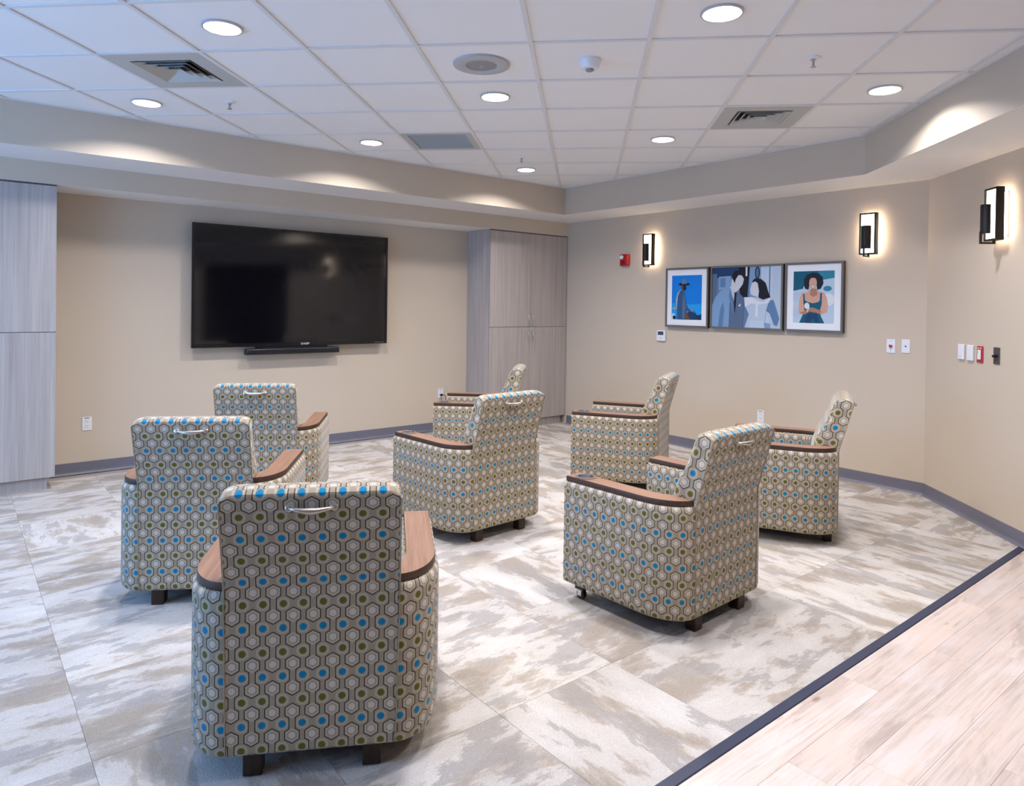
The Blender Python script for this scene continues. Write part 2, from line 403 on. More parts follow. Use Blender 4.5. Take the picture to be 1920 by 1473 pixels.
# dark transition strip
sp_ = w3r([(XL, SY1), (0, SY1), (0, SY0), (XL, SY0)])
struct(prism('trim_1', sp_, -.0078, .004, M['strip'], bevel=.0025))
tag(bpy.data.objects['trim_1'], 'dark navy rubber strip between the carpet and the wood planks', 'floor trim')

# walls
T = .14
wb = struct(box('wall_back', (XL-T, 0, -.12), (T, T, HC+.1), M['paint']))
wr = struct(box('wall_right', (0, LB, -.12), (T, 0, HC+.1), M['paint']))
S1, S2, SE, DH = 1.793, 3.53, 9.1, 2.2
def wall3_seg(bm, s0, s1, z0, z1):
    q = [w3(s0, 0, 0), w3(s1, 0, 0), w3(s1, -T, 0), w3(s0, -T, 0)]
    a = [bm.verts.new((p.x, p.y, z0)) for p in q]; b = [bm.verts.new((p.x, p.y, z1)) for p in q]
    bm.faces.new(b); bm.faces.new(a[::-1])
    for i in range(4): bm.faces.new((a[i], a[(i+1) % 4], b[(i+1) % 4], b[i]))
bm = bmesh.new(); wall3_seg(bm, 0, S1, -.12, HC+.1); wall3_seg(bm, S2, SE, -.12, HC+.1); wall3_seg(bm, S1, S2, DH, HC+.1)
struct(bm_obj('wall_angled', bm, M['paint']))
# unlit side room behind the opening in the angled wall
bm = bmesh.new()
P = lambda s, off: w3(s, off, 0)
def slab(p, q, th, z0, z1):
    d = (q-p).normalized(); nrm = Vector((d.y, -d.x, 0))*th
    c = [p, q, q+nrm, p+nrm]; a = [bm.verts.new((v.x, v.y, z0)) for v in c]; b = [bm.verts.new((v.x, v.y, z1)) for v in c]
    bm.faces.new(b); bm.faces.new(a[::-1])
    for i in range(4): bm.faces.new((a[i], a[(i+1) % 4], b[(i+1) % 4], b[i]))
slab(P(S1-.4, -T), P(S1-.4, -2.6), .1, -.12, 2.6); slab(P(S2+.4, -2.6), P(S2+.4, -T), .1, -.12, 2.6); slab(P(S1-.5, -2.6), P(S2+.5, -2.6), .1, -.12, 2.6)
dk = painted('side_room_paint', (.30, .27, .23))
struct(bm_obj('wall_side_room', bm, dk))
q = [P(S1-.5, -T), P(S2+.5, -T), P(S2+.5, -2.7), P(S1-.5, -2.7)]
struct(prism('ceiling_side_room', [(v.x, v.y) for v in q], 2.5, 2.6, dk))
q2 = [P(S1-.5, 0), P(S2+.5, 0), P(S2+.5, -2.7), P(S1-.5, -2.7)]
struct(prism('floor_side_room', [(v.x, v.y) for v in q2], -.12, -.001, dk))
# window wall
WY0, WY1, WZ0, WZ1 = -5.0, -.9, .5, 2.5
bm = bmesh.new()
bm_box(bm, (XL-T, YR, -.12), (XL, WY0, HC+.1)); bm_box(bm, (XL-T, WY1, -.12), (XL, 0, HC+.1))
bm_box(bm, (XL-T, WY0, -.12), (XL, WY1, WZ0)); bm_box(bm, (XL-T, WY0, WZ1), (XL, WY1, HC+.1))
struct(bm_obj('wall_left', bm, M['paint']))
win = empty('window_1', (XL-T/2, (WY0+WY1)/2, WZ0)); win['kind'] = 'structure'
wf = plain('window_frame_white', (.7, .7, .7), .4)
bm = bmesh.new(); hy = (WY1-WY0)/2; hz = WZ1-WZ0
for lo, hi in (((-.04, -hy, 0), (.04, -hy+.06, hz)), ((-.04, hy-.06, 0), (.04, hy, hz)), ((-.04, -hy+.06, 0), (.04, hy-.06, .06)), ((-.04, -hy+.06, hz-.06), (.04, hy-.06, hz))): bm_box(bm, lo, hi)
bm_obj('window_frame', bm, wf, win)
for yy in (-hy/3, hy/3): box('mullion', (-.03, yy-.025, .06), (.03, yy+.025, hz-.06), wf, win)
struct(box('wall_rear', (XL-T, YR-T, -.12), (-5.6, YR, HC+.1), M['paint']))
# portal guiding the daylight through the window
# soffits
xb = -SPIC
Q3 = B3 + N3*S3; tt = (xb - Q3.x)/DIR3.x; ybend = Q3.y + DIR3.y*tt
SB = [M['paint'], M['white']]
struct(prism('trim_2', [(XL, -STV), (0, -STV), (0, 0), (XL, 0)], H1, HC+.1, SB, pick=under))
struct(prism('trim_3', [(XL, -D2), (0, -D2), (0, 0), (XL, 0)], H2, H1, SB, pick=under))
struct(prism('trim_4', [(xb, ybend), (0, LB), (0, -STV), (xb, -STV)], H1, HC+.1, SB, pick=under))
e0 = w3(SE, 0, 0); e1 = w3(SE, S3, 0)
struct(prism('trim_5', [(xb, ybend), (e1.x, e1.y), (e0.x, e0.y), (0, LB)], H1, HC+.1, SB, pick=under))

# ceiling: slab, lay-in tiles and tee bars
ceil = struct(prism('ceiling', room, HC+.03, HC+.12, M['tile']))
def in_soffit(poly):
    poly = clip(poly, 0, 1, -STV); poly = clip(poly, 1, 0, xb) if poly else poly
    poly = clip(poly, -N3.x, -N3.y, -(N3.dot(B3)+S3)) if poly else poly
    return clip(poly, -1, 0, -XL) if poly else poly
def gp(j, i): return Vector((GX, GY, 0)) + GW*(j*TILE) + GU*(i*TILE)
JR, IR = range(-9, 7), range(-5, 8)
VENTS = {(-4, 0): 'supply', (2, 2): 'supply', (-2, 3): 'return'}
HB = .012
full_tile = None; full_tee = None; rotg = math.atan2(GW.y, GW.x)
def gpoly(j0, j1, i0, i1): return [(p.x, p.y) for p in (gp(j0, i0), gp(j1, i0), gp(j1, i1), gp(j0, i1))]
hb = HB/TILE
def local(poly, c):
    cs, sn = math.cos(-rotg), math.sin(-rotg)
    return [((x-c.x)*cs-(y-c.y)*sn, (x-c.x)*sn+(y-c.y)*cs) for x, y in poly]
for j in JR:
    for i in IR:
        c = gp(j+.5, i+.5)
        if (j, i) not in VENTS:
            g = .004/TILE
            poly = gpoly(j+g, j+1-g, i+g, i+1-g); fa = area(poly); poly = in_soffit(poly)
            if len(poly) >= 3 and area(poly) > .003:
                if area(poly) > fa*.9999:
                    if full_tile is None:
                        o = prism('ceiling_tile', local(poly, c), .007, .022, M['tile'], ceil); full_tile = o.data
                    else: o = link('ceiling_tile', full_tile, ceil)
                else: o = prism('ceiling_tile', local(poly, c), .007, .022, M['tile'], ceil)
                o.location = (c.x, c.y, HC); o.rotation_euler.z = rotg
        # cross tee along the near edge of this tile
        cc = gp(j+.5, i)
        poly = gpoly(j+hb, j+1-hb, i-hb, i+hb); fa = area(poly); poly = in_soffit(poly)
        if len(poly) >= 3 and area(poly) > .0005:
            if area(poly) > fa*.9999:
                if full_tee is None:
                    o = prism('cross_tee', local(poly, cc), 0, .0065, M['grid'], ceil); full_tee = o.data
                else: o = link('cross_tee', full_tee, ceil)
            else: o = prism('cross_tee', local(poly, cc), 0, .0065, M['grid'], ceil)
            o.location = (cc.x, cc.y, HC); o.rotation_euler.z = rotg
for j in JR:
    poly = in_soffit(gpoly(j-hb, j+hb, IR[0], IR[-1]+1))
    if len(poly) >= 3:
        o = prism('main_tee', poly, HC-.0005, HC+.0065, M['grid'], ceil)
# wall angle where the grid meets the soffit faces
for a_, b_, nx in (((XL, -STV), (xb, -STV), (0, -1)), ((xb, -STV), (xb, ybend), (-1, 0)), ((xb, ybend), (e1.x, e1.y), (N3.x, N3.y))):
    d = .014
    prism('wall_angle', [a_, b_, (b_[0]+nx[0]*d, b_[1]+nx[1]*d), (a_[0]+nx[0]*d, a_[1]+nx[1]*d)], HC-.001, HC+.0065, M['grid'], ceil)

# baseboards (coved vinyl)
def baseboard(name, pts):
    """pts: polyline of floor points on the wall, room on the left-hand side normal given by nrm"""
    prof = [(0, 0), (.016, 0), (.012, .006), (.006, .016), (.004, .03), (.004, .098), (0, .1)]
    bm = bmesh.new(); rings = []
    for k, p in enumerate(pts):
        n = p[1]
        rings.append([bm.verts.new((p[0][0]+n[0]*o, p[0][1]+n[1]*o, z+.0005)) for o, z in prof])
    for a, b in zip(rings, rings[1:]):
        for i in range(len(prof)): bm.faces.new((a[i], a[(i+1) % len(prof)], b[(i+1) % len(prof)], b[i]))
    bm.faces.new(rings[0]); bm.faces.new(rings[-1])
    return struct(bm_obj(name, bm, M['vinyl']))
baseboard('baseboard_back', [((-5.48, 0), (0, -1)), ((-1.225, 0), (0, -1))])
mb = math.tan((math.pi/2 - A3)/2)          # mitre where the two walls bend
baseboard('baseboard_right', [((0, -.49), (-1, 0)), ((0, LB), (-1, mb))])
p1 = w3(S1-.01, 0, 0)
baseboard('baseboard_angled', [((0, LB), (-1, mb)), ((p1.x, p1.y), (N3.x, N3.y))])

# ================================================================== CHAIRS
ca, cws, zc, za, zt = .405, .259, .081, .622, .916
D = .694
def side_paths(sgn, n=14):
    rx, ry = ca-cws, .215
    O = [(ca, D), (ca, D*.75), (ca, D*.5), (ca, ry)]
    O += [(cws+rx*math.cos(th), ry-ry*math.sin(th)) for th in [math.pi/2*k/n for k in range(1, n+1)]]
    ci = ca-.135
    I = [(ci, D), (ci, D*.75), (ci, D*.5), (ci, ry)]
    for k in range(1, n+1):
        f = k/n; I.append((ci + (cws-.004-ci)*f, ry - (ry-.125)*f))
    u = [0]
    for p, q in zip(O[::-1], O[::-1][1:]): u.append(u[-1]+math.hypot(p[0]-q[0], p[1]-q[1]))
    u = [cws+x for x in u[::-1]]
    return [(sgn*x, y) for x, y in O], [(sgn*x, y) for x, y in I], [sgn*x for x in u]
def loft(name, O, I, sect, U, mats, parent, faceidx=None, uvs=True):
    bm = bmesh.new(); rings = []; vs_ = [0]
    for (f0, z0), (f1, z1) in zip(sect, sect[1:]): vs_.append(vs_[-1]+math.hypot((f1-f0)*.135, z1-z0))
    vs_ = [sect[0][1]+x for x in vs_]
    for o, i in zip(O, I):
        rings.append([bm.verts.new((o[0]+(i[0]-o[0])*f, o[1]+(i[1]-o[1])*f, z)) for f, z in sect])
    uvl = bm.loops.layers.uv.new('UVMap'); m = len(sect)
    for a in range(len(rings)-1):
        for k in range(m):
            k2 = (k+1) % m
            f = bm.faces.new((rings[a][k], rings[a+1][k], rings[a+1][k2], rings[a][k2]))
            v2 = vs_[k2] if k2 else vs_[k]+.1
            for lp, uvv in zip(f.loops, ((U[a], vs_[k]), (U[a+1], vs_[k]), (U[a+1], v2), (U[a], v2))): lp[uvl].uv = uvv
            f.material_index = faceidx(k) if faceidx else 0; f.smooth = True
    for r, u0 in ((rings[0], U[0]), (rings[-1], U[-1])):
        f = bm.faces.new(r); f.smooth = False
        for lp in f.loops: lp[uvl].uv = (u0 + (lp.vert.co.x if abs(lp.vert.co.y-D) < .01 else lp.vert.co.y), lp.vert.co.z)
    bmesh.ops.recalc_face_normals(bm, faces=bm.faces)
    for e in bm.edges:
        if len(e.link_faces) == 2 and e.calc_face_angle() > R(50): e.smooth = False
    me = bpy.data.meshes.new(name); bm.to_mesh(me); bm.free(); setmats(me, mats); return link(name, me, parent)

def carve(ob, cutter):
    md = ob.modifiers.new('hole', 'BOOLEAN'); md.operation = 'DIFFERENCE'; md.object = cutter; md.solver = 'EXACT'
    bpy.context.view_layer.update()
    me = bpy.data.meshes.new_from_object(ob.evaluated_get(bpy.context.evaluated_depsgraph_get()))
    ob.modifiers.clear(); me.name = ob.data.name; ob.data = me

def make_chair():
    root = empty('recliner_chair')
    ztop = za-.027
    for s in (-1, 1):
        O, I, U = side_paths(s)
        sect = [(.09, zc), (.03, zc+.006), (0, zc+.022), (0, ztop-.03), (.025, ztop-.010), (.075, ztop-.001), (.14, ztop), (.88, ztop), (.97, ztop-.008), (1, ztop-.03), (1, zc+.01)]
        panel = loft('arm_panel', O, I, sect, U, M['fabric'], root)
        csec = [(.115, za-.026), (.10, za-.022), (.10, za-.006), (.115, za), (.845, za), (.86, za-.006), (.86, za-.022), (.845, za-.026)]
        # the wooden cap turns in behind the arm to meet the backrest
        Oc, Ic = list(O), list(I)
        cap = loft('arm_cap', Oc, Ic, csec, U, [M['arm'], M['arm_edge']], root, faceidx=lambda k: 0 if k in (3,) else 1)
        if s < 0:
            cut = cyl('cutter', (-(ca-.0655), D-.085, za-.075), (-(ca-.0655), D-.085, za+.03), .0415, M['arm_edge'], None, None, 32)
            for ob in (cap, panel): carve(ob, cut)
            bpy.data.objects.remove(cut)
            cx, cyy = -(ca-.0655), D-.085
            cup = lathe('cup_holder', [(.034, -.035), (.040, -.035), (.041, .0005), (.0475, .0012), (.0475, .0055), (.0390, .0055), (.0375, -.031), (0, -.031)], M['steel'], root, 36, (cx, cyy, za))
    # backrest and rear panel, one upholstered block
    prof = [(0, zc+.012), (0, .30), (0, .60), (-.028, .70), (-.056, .80), (-.084, .906), (-.080, .918), (-.062, .928), (-.016, .934), (.014, .920), (.040, .88), (.060, .82), (.095, .74), (.135, .67), (.165, .58), (.185, .46), (.16, .42), (.06, .40), (.05, .30), (.05, zc+.012), (.04, zc), (.010, zc)]
    bm = bmesh.new(); rings = []
    def wz(z): return (.256+.009*min(1, max(0, (z-zc)/.5)))
    for fx in (-1, -.985, -.95, -.88, -.80, -.55, 0, .55, .80, .88, .95, .985, 1):
        ring = []
        for k, (y, z) in enumerate(prof):
            wv = wz(z); x = fx*wv; rr = .055
            tq = max(0, (abs(x)-(wv-rr))/rr); ret = 1-math.sqrt(max(0, 1-tq*tq)) if tq > 0 else 0
            if 8 <= k <= 16: y -= ret*(.055 if k > 9 else .02)         # the cushion rounds off at its front edges
            if 6 <= k <= 10: z -= ret*.018
            if k == 5: z -= ret*.006
            ring.append(bm.verts.new((x, y, z)))
        rings.append(ring)
    for a, b in zip(rings, rings[1:]):
        for k in range(len(prof)): bm.faces.new((a[k], a[(k+1) % len(prof)], b[(k+1) % len(prof)], b[k]))
    bm.faces.new(rings[0]); bm.faces.new(rings[-1])
    def buv(co, n):
        if abs(n.x) > .75: return (co.y*.78 + co.z*.10 + 3*.0605, co.z*.78+.2)
        vb = co.z if co.z < .6 else .6 + (co.z-.6)*1.036
        if n.y < -.35: return (co.x, vb)
        if n.z > .5: return (co.x, .93 + (co.y+.084))
        return (co.x*.85, 1.9 - co.z*.9)
    bk = bm_obj('backrest', bm, M['fabric'], root, None, True, R(38), None, buv)
    # piped seam along the top rear edge and down the sides of the back
    edge = []
    lean = lambda z: 0 if z < .6 else -.084*(z-.6)/.306
    for s in (-1, 1):
        tube('piping', [(s*(wz(z)+.003), lean(z)-.0012 + (.0), z) for z in (zc+.02, .2, .35, .5, .6, .7, .8, .895)], .0026, M['fabric'], bk, 6)
    # pull handle
    hz, hy = .872, lean(.872)
    h = tube('pull_handle', [(-.064, hy-.004, hz), (-.058, hy-.016, hz+.001), (-.046, hy-.021, hz), (-.022, hy-.024, hz-.004), (0, hy-.025, hz-.005), (.022, hy-.024, hz-.004), (.046, hy-.021, hz), (.058, hy-.016, hz+.001), (.064, hy-.004, hz)], .006, M['nickel'], root, 10, [.0052, .0052, .0056, .0088, .0108, .0088, .0056, .0052, .0052])
    for s in (-1, 1):
        ro = lathe('rosette', [(.012, 0), (.012, .004), (.009, .006), (0, .006)], M['nickel'], h, 18)
        ro.matrix_local = Matrix.Translation((s*.066, hy, hz)) @ Matrix.Rotation(R(74), 4, 'X') @ Matrix.Identity(4)
    # seat, front panel
    box('seat_cushion', (-.266, .14, .345), (.266, D-.015, .445), M['seat'], root, .03, 3, smooth=True)
    box('footrest_panel', (-.262, D-.06, .10), (.262, D-.022, .345), M['fabric'], root, .012, 2, smooth=True, uvf=lambda c, n: (c.x, c.z))
    box('seat_shade_block', (-.262, .095, .086), (.262, D-.065, .343), M['caster'], root)  # frame block blackened and set low, added to deepen shade under the chair
    for s in (-1, 1):
        box('leg', (s*.184-.029, .030, 0), (s*.184+.029, .088, zc+.06), M['leg'], root, .003, 1)
        cx, cyy = s*.345, D-.075
        cs = box('caster', (cx-.022, cyy-.03, .048), (cx+.022, cyy+.03, zc+.01), M['caster'], root, .004, 1)
        for q in (-.015, .015): box('fork', (cx+q-.003, cyy-.013, .018), (cx+q+.003, cyy+.013, .05), M['steel'], cs)
        bm = bmesh.new(); bm_cyl(bm, (cx-.011, cyy, .025), (cx+.011, cyy, .025), .025, None, 20)
        bm_obj('wheel', bm, M['caster'], cs, None, True, R(40))
    return root
chairs = [
 ((-5.245, -4.852), -29.3, 'patterned recliner chair close to the camera, blocking the chair ahead of it'),
 ((-5.200, -3.333), -32.0, 'patterned recliner chair facing the television, second in its row of three'),
 ((-4.483, -2.101), -30.9, 'patterned recliner chair at the front of its row, straight below the television'),
 ((-3.345, -3.433), 3.4, 'patterned recliner chair in the middle of the group, back turned, both rear legs showing'),
 ((-3.253, -5.020), 2.0, 'patterned recliner chair by the dark floor strip, steel cup holder and caster showing'),
 ((-2.036, -1.930), 46.0, 'patterned recliner chair beside the wall outlet with the black plug, mostly hidden'),
 ((-1.446, -3.195), 29.5, 'patterned recliner chair in profile below the fire alarm and thermostat'),
 ((-1.515, -4.705), 26.5, 'patterned recliner chair in profile by the bend in the baseboard'),
]
proto = make_chair()
for k, ((x, y), a, lab) in enumerate(chairs):
    o = proto if k == 0 else copy_tree(proto)
    o.location = (x, y, 0.0005); o.rotation_euler.z = R(a)
    tag(o, lab, 'chair', 'hexagon fabric recliners facing the television')

# ================================================================== CABINETS
def cabinet(x0, x1, label, side_vis, handles=True):
    root = empty('tall_cabinet', ((x0+x1)/2, -D2/2, 0)); tag(root, label, 'cabinet', 'tall laminate cabinets beside the television')
    w2 = (x1-x0)/2; y0 = -D2/2; yb = D2/2-.001     # local front, back
    zt_ = H2-.002
    box('carcass', (-w2+.001, y0+.02, .1), (w2-.001, yb, zt_), [M['laminate'], M['laminate_gap_shade']], root, pick=lambda f: 1 if f.normal.y < -.5 else 0)  # front face coloured dark to stand for shade in the door gaps
    box('toe_kick', (-w2+.05, y0+.035, .001), (w2-.05, yb-.05, .1), M['laminate'], root)
    sp = 1.2346; g = .0022
    for z0, z1, hzs in ((.103, sp-g, (sp-.17, sp-.055)), (sp+g, zt_-.012, (sp+.03, sp+.145))):
        for s in (-1, 1):
            xa, xb_ = (-w2+g, -g) if s < 0 else (g, w2-g)
            dr = box('door', (xa, y0, z0), (xb_, y0+.019, z1), M['laminate'], root, .0008, 1)
            if handles:
                hx = s*.034; za_, zb_ = hzs
                tube('pull_handle', [(hx, y0, za_), (hx, y0-.018, za_+.006), (hx, y0-.029, za_+.022), (hx, y0-.032, (za_+zb_)/2), (hx, y0-.029, zb_-.022), (hx, y0-.018, zb_-.006), (hx, y0, zb_)], .0048, M['steel'], dr, 8)
    box('top_filler', (-w2+.002, y0+.006, zt_-.010), (w2-.002, y0+.02, zt_), M['laminate_gap_shade'], root)
    return root
cabinet(-1.238, -.006, 'tall grey wood grain cabinet in the corner with steel handles on four doors', True)
cabinet(-5.49-1.238, -5.49, 'tall grey wood grain cabinet cut by the picture edge, plain door fronts', False)

# ================================================================== TELEVISION
tv = empty('television', (-3.395, -.06, 1.056)); tag(tv, 'large black wall mounted television with a glossy dark screen', 'television')
tw, thh = 1.012, 1.164
box('body', (-tw+.02, -.03, .02), (tw-.02, -.005, thh-.02), M['black'], tv, .006, 1)
bm = bmesh.new(); bz = .022
for lo, hi in (((-tw, -.04, 0), (tw, -.02, .036)), ((-tw, -.04, thh-bz), (tw, -.02, thh)), ((-tw, -.04, .036), (-tw+bz, -.02, thh-bz)), ((tw-bz, -.04, .036), (tw, -.02, thh-bz))): bm_box(bm, lo, hi)
bz_ = bm_obj('bezel', bm, plain('bezel_black', (.006, .006, .009), .22), tv)
box('screen', (-tw+bz, -.036, .036), (tw-bz, -.031, thh-bz), M['screen'], tv)
box('wall_mount', (-.3, -.006, .35), (.3, .0598, .85), M['black'], tv)
face = lambda x, y, z: Matrix.Translation((x, y, z)) @ Matrix.Rotation(R(90), 4, 'X')
text_mesh('brand_lettering', 'SHARP', .03, M['lettering'], bz_, face(.075, -.0405, .018))
bm = bmesh.new()
for k in range(5): bm_box(bm, (.86+k*.025, -.0405, .012), (.876+k*.025, -.0399, .019))
bm_obj('badge_marks', bm, plain('badge_grey', (.12, .12, .14), .4), bz_)
sb = empty('sound_bar', (-3.432, -.07, .975)); tag(sb, 'slim black sound bar mounted under the television', 'sound bar')
box('body', (-.482, -.05, 0), (.482, .03, .06), plain('soundbar_black', (.008, .010, .016), .35), sb, .012, 3, smooth=True)
box('bracket', (-.36, -.02, .058), (.36, .069, .079), M['black'], sb)

# ================================================================== PICTURES
def ell(cx, cyy, rx, ry, n=24, a0=0, a1=360): return [(cx+rx*math.cos(R(a0+(a1-a0)*k/n)), cyy+ry*math.sin(R(a0+(a1-a0)*k/n))) for k in range(n if a1-a0 >= 360 else n+1)]
PR = {n: plain('print_'+n, c, .35, 0, .3) for n, c in dict(
    blue=(.008, .21, .72), sky=(.02, .33, .80), tan=(.50, .40, .28), denim=(.03, .10, .24), night=(.010, .016, .04), skin=(.42, .20, .13), brown=(.16, .07, .05), white=(.70, .74, .80),
    pale=(.46, .55, .68), mid=(.11, .21, .38), slate=(.10, .15, .25), steelblue=(.20, .34, .55), face=(.58, .60, .66), ink=(.012, .014, .022), teal=(.008, .10, .17), teal2=(.03, .22, .34), cloud=(.48, .60, .74), navy=(.015, .05, .13), peach=(.62, .36, .27), lite=(.66, .70, .78)).items()}
def picture(name, y0, y1, z0, z1, label, shapes, matw, smooth_fr=.02):
    """on the picture wall; shapes in 0..1 across (left to right in view = -y) and up"""
    wd, ht = y0-y1, z1-z0
    root = empty(name, (0, (y0+y1)/2, z0)); tag(root, label, 'picture', 'framed film portraits on the wall')
    X = lambda d: -d
    f = smooth_fr; dp = .042
    bm = bmesh.new()
    for lo, hi in (((-dp, -wd/2, 0), (-.002, wd/2, f)), ((-dp, -wd/2, ht-f), (-.002, wd/2, ht)), ((-dp, -wd/2, f), (-.002, -wd/2+f, ht-f)), ((-dp, wd/2-f, f), (-.002, wd/2, ht-f))): bm_box(bm, lo, hi)
    bm_obj('frame', bm, [M['frame'], M['frame_side']], root, pick=lambda q: 0 if q.normal.x < -.5 else 1)
    px = -dp+.008
    bk = box('mat_board' if matw else 'backing', (px, -wd/2+f, f), (-.004, wd/2-f, ht-f), M['mat'] if matw else PR['mid'], root)
    bw = matw or 0
    a0, a1, b0, b1 = wd/2-f-bw, -wd/2+f+bw, f+bw, ht-f-bw
    verts, faces, idx, mats = [], [], [], []
    for k, (mn, poly) in enumerate(shapes):
        s = len(verts); d = px-.0004-.00025*k
        for u, v in poly:
            u = min(1, max(0, u)); v = min(1, max(0, v))
            verts.append((d, a0+(a1-a0)*u, b0+(b1-b0)*v))
        faces.append(list(range(s, s+len(poly))))
        if PR[mn] not in mats: mats.append(PR[mn])
        idx.append(mats.index(PR[mn]))
    mesh('print', verts, faces, mats, root, idx=idx, recalc=False)
full = [(0, 0), (1, 0), (1, 1), (0, 1)]
p1s = [('blue', full), ('sky', [(0, 0), (1, 0), (1, .36), (.62, .34), (.3, .4), (0, .36)]),
  ('navy', [(.42, 0), (1, 0), (1, .13), (.86, .10), (.74, .17), (.60, .20), (.46, .10)]), ('brown', [(.46, 0), (.62, 0), (.50, .20), (.42, .22)]),
  ('tan', [(.17, .24), (.15, .46), (.20, .60), (.30, .68), (.36, .62), (.30, .3)]),
  ('denim', [(.18, 0), (.19, .34), (.21, .52), (.27, .64), (.36, .68), (.43, .62), (.47, .50), (.51, .36), (.56, .26), (.66, .22), (.64, .17), (.52, .20), (.44, 0)]),
  ('slate', [(.37, .02), (.36, .40), (.40, .62), (.44, .50), (.50, .30), (.46, .20), (.45, .02)]),
  ('brown', ell(.395, .735, .085, .075)), ('ink', ell(.44, .715, .05, .06)), ('ink', ell(.42, .80, .19, .035)), ('mid', [(.33, .80), (.34, .88), (.37, .915), (.44, .92), (.49, .89), (.52, .81)]),
  ('skin', ell(.68, .235, .045, .022)), ('cloud', ell(.06, .06, .085, .08)), ('ink', ell(.10, .045, .05, .045)), ('tan', ell(.1, .25, .06, .02)), ('ink', [(.74, .2), (.76, .2), (.93, .03), (.91, .03)])]
p2s = [('mid', full), ('navy', [(0, .82), (.45, .86), (.45, 1), (0, 1)]), ('steelblue', [(.10, .62), (.28, .64), (.28, .86), (.10, .85)]), ('mid', [(.12, .67), (.20, .67), (.20, .83), (.12, .82)]),
  ('slate', [(.0, .3), (.07, .3), (.07, .9), (0, .9)]), ('ink', [(.42, .5), (.53, .5), (.56, 1), (.40, 1)]), ('lite', [(.50, .85), (.525, .85), (.525, 1), (.50, 1)]),
  ('steelblue', [(.56, 0), (1, 0), (1, 1), (.56, 1)]), ('cloud', [(.72, .1), (1, .05), (1, 1), (.72, 1)]), ('pale', [(.86, 0), (1, 0), (1, .98), (.88, .96)]), ('ink', ell(.67, .90, .036, .10)), ('slate', ell(.67, .90, .022, .08)), ('slate', [(.835, .5), (.85, .5), (.85, 1), (.835, 1)]),
  # suited figure
  ('steelblue', [(0, 0), (0, .36), (.05, .50), (.12, .60), (.27, .68), (.36, .64), (.45, .52), (.48, .44), (.47, .2), (.46, 0)]), ('slate', [(.26, 0), (.27, .40), (.36, .62), (.46, .52), (.49, .42), (.47, 0)]), ('mid', [(.10, .0), (.13, .30), (.17, .42), (.19, .30), (.17, 0)]), ('pale', [(.27, .67), (.30, .70), (.37, .58), (.345, .42), (.33, .46)]), ('ink', [(.345, .60), (.375, .58), (.365, .34), (.345, .22), (.335, .40)]),
  ('mid', [(.26, .52), (.28, .66), (.34, .34), (.33, .18)]), ('lite', [(.40, .36), (.44, .40), (.43, .34)]),
  ('face', [(.29, .72), (.30, .62), (.36, .58), (.40, .62), (.43, .66), (.465, .72), (.48, .80), (.44, .88), (.34, .88), (.30, .80)]), ('ink', [(.305, .82), (.31, .89), (.35, .945), (.42, .94), (.48, .88), (.495, .82), (.455, .86), (.40, .87), (.36, .80), (.345, .73), (.325, .78)]),
  # woman in blouse
  ('pale', [(.50, 0), (.56, .22), (.50, .36), (.49, .44), (.58, .50), (.82, .50), (.90, .44), (.97, .20), (.94, .06), (.86, .10), (.80, .26), (.77, 0)]), ('mid', [(.80, .28), (.84, .44), (.90, .46), (.98, .16), (.95, .04), (.91, .06), (.85, .24)]), ('cloud', [(.56, .0), (.58, .12), (.76, .12), (.79, 0)]),
  ('lite', [(.49, .50), (.60, .50), (.68, .44), (.76, .42), (.86, .50), (.84, .41), (.70, .38), (.60, .40), (.50, .34)]), ('lite', [(.655, .42), (.69, .42), (.685, .16), (.65, .20)]),
  ('ink', [(.60, .76), (.64, .81), (.72, .80), (.79, .73), (.83, .58), (.86, .50), (.76, .46), (.70, .49), (.68, .60), (.64, .72)]), ('face', [(.60, .73), (.575, .63), (.585, .55), (.63, .52), (.69, .50), (.70, .60), (.68, .73), (.64, .76)])]
p3s = [('cloud', full), ('teal', [(0, .62), (.24, .66), (.3, .8), (.62, .9), (.66, 1), (0, 1)]), ('teal2', [(.66, .82), (1, .86), (1, 1), (.6, 1)]), ('pale', ell(.14, .50, .2, .1)), ('teal2', ell(.84, .66, .1, .05)), ('white', ell(.85, .45, .16, .12)), ('pale', ell(.1, .2, .14, .1)),
  ('peach', [(.15, .18), (.14, .30), (.16, .46), (.22, .58), (.36, .60), (.42, .64), (.58, .64), (.64, .60), (.77, .58), (.83, .48), (.86, .34), (.84, .22), (.7, .17), (.5, .2), (.3, .16)]),
  ('teal', [(.16, 0), (.24, .14), (.29, .24), (.26, .38), (.25, .56), (.285, .56), (.30, .43), (.66, .43), (.67, .58), (.71, .58), (.71, .36), (.66, .22), (.70, .12), (.78, 0)]), ('navy', [(.30, .0), (.36, .18), (.60, .18), (.66, 0), (.58, 0), (.5, .1), (.42, 0)]),
  ('peach', [(.34, .56), (.34, .41), (.5, .38), (.64, .41), (.64, .56)]), ('skin', [(.42, .54), (.44, .66), (.58, .66), (.60, .54), (.5, .50)]),
  ('ink', [(.27, .72), (.26, .84), (.34, .93), (.48, .97), (.62, .95), (.72, .88), (.74, .76), (.68, .66), (.60, .64), (.58, .72), (.40, .72), (.38, .64), (.30, .66)]), ('peach', ell(.49, .77, .095, .115)), ('ink', [(.38, .82), (.40, .90), (.50, .92), (.60, .88), (.61, .80), (.56, .86), (.46, .87)]), ('white', ell(.49, .70, .035, .012)),
  ('skin', [(.16, .20), (.30, .16), (.42, .22), (.58, .20), (.68, .17), (.7, .24), (.5, .30), (.38, .29), (.28, .22)]), ('white', ell(.35, .33, .065, .06)), ('white', [(.36, .2), (.42, .3), (.40, .31), (.35, .22)])]
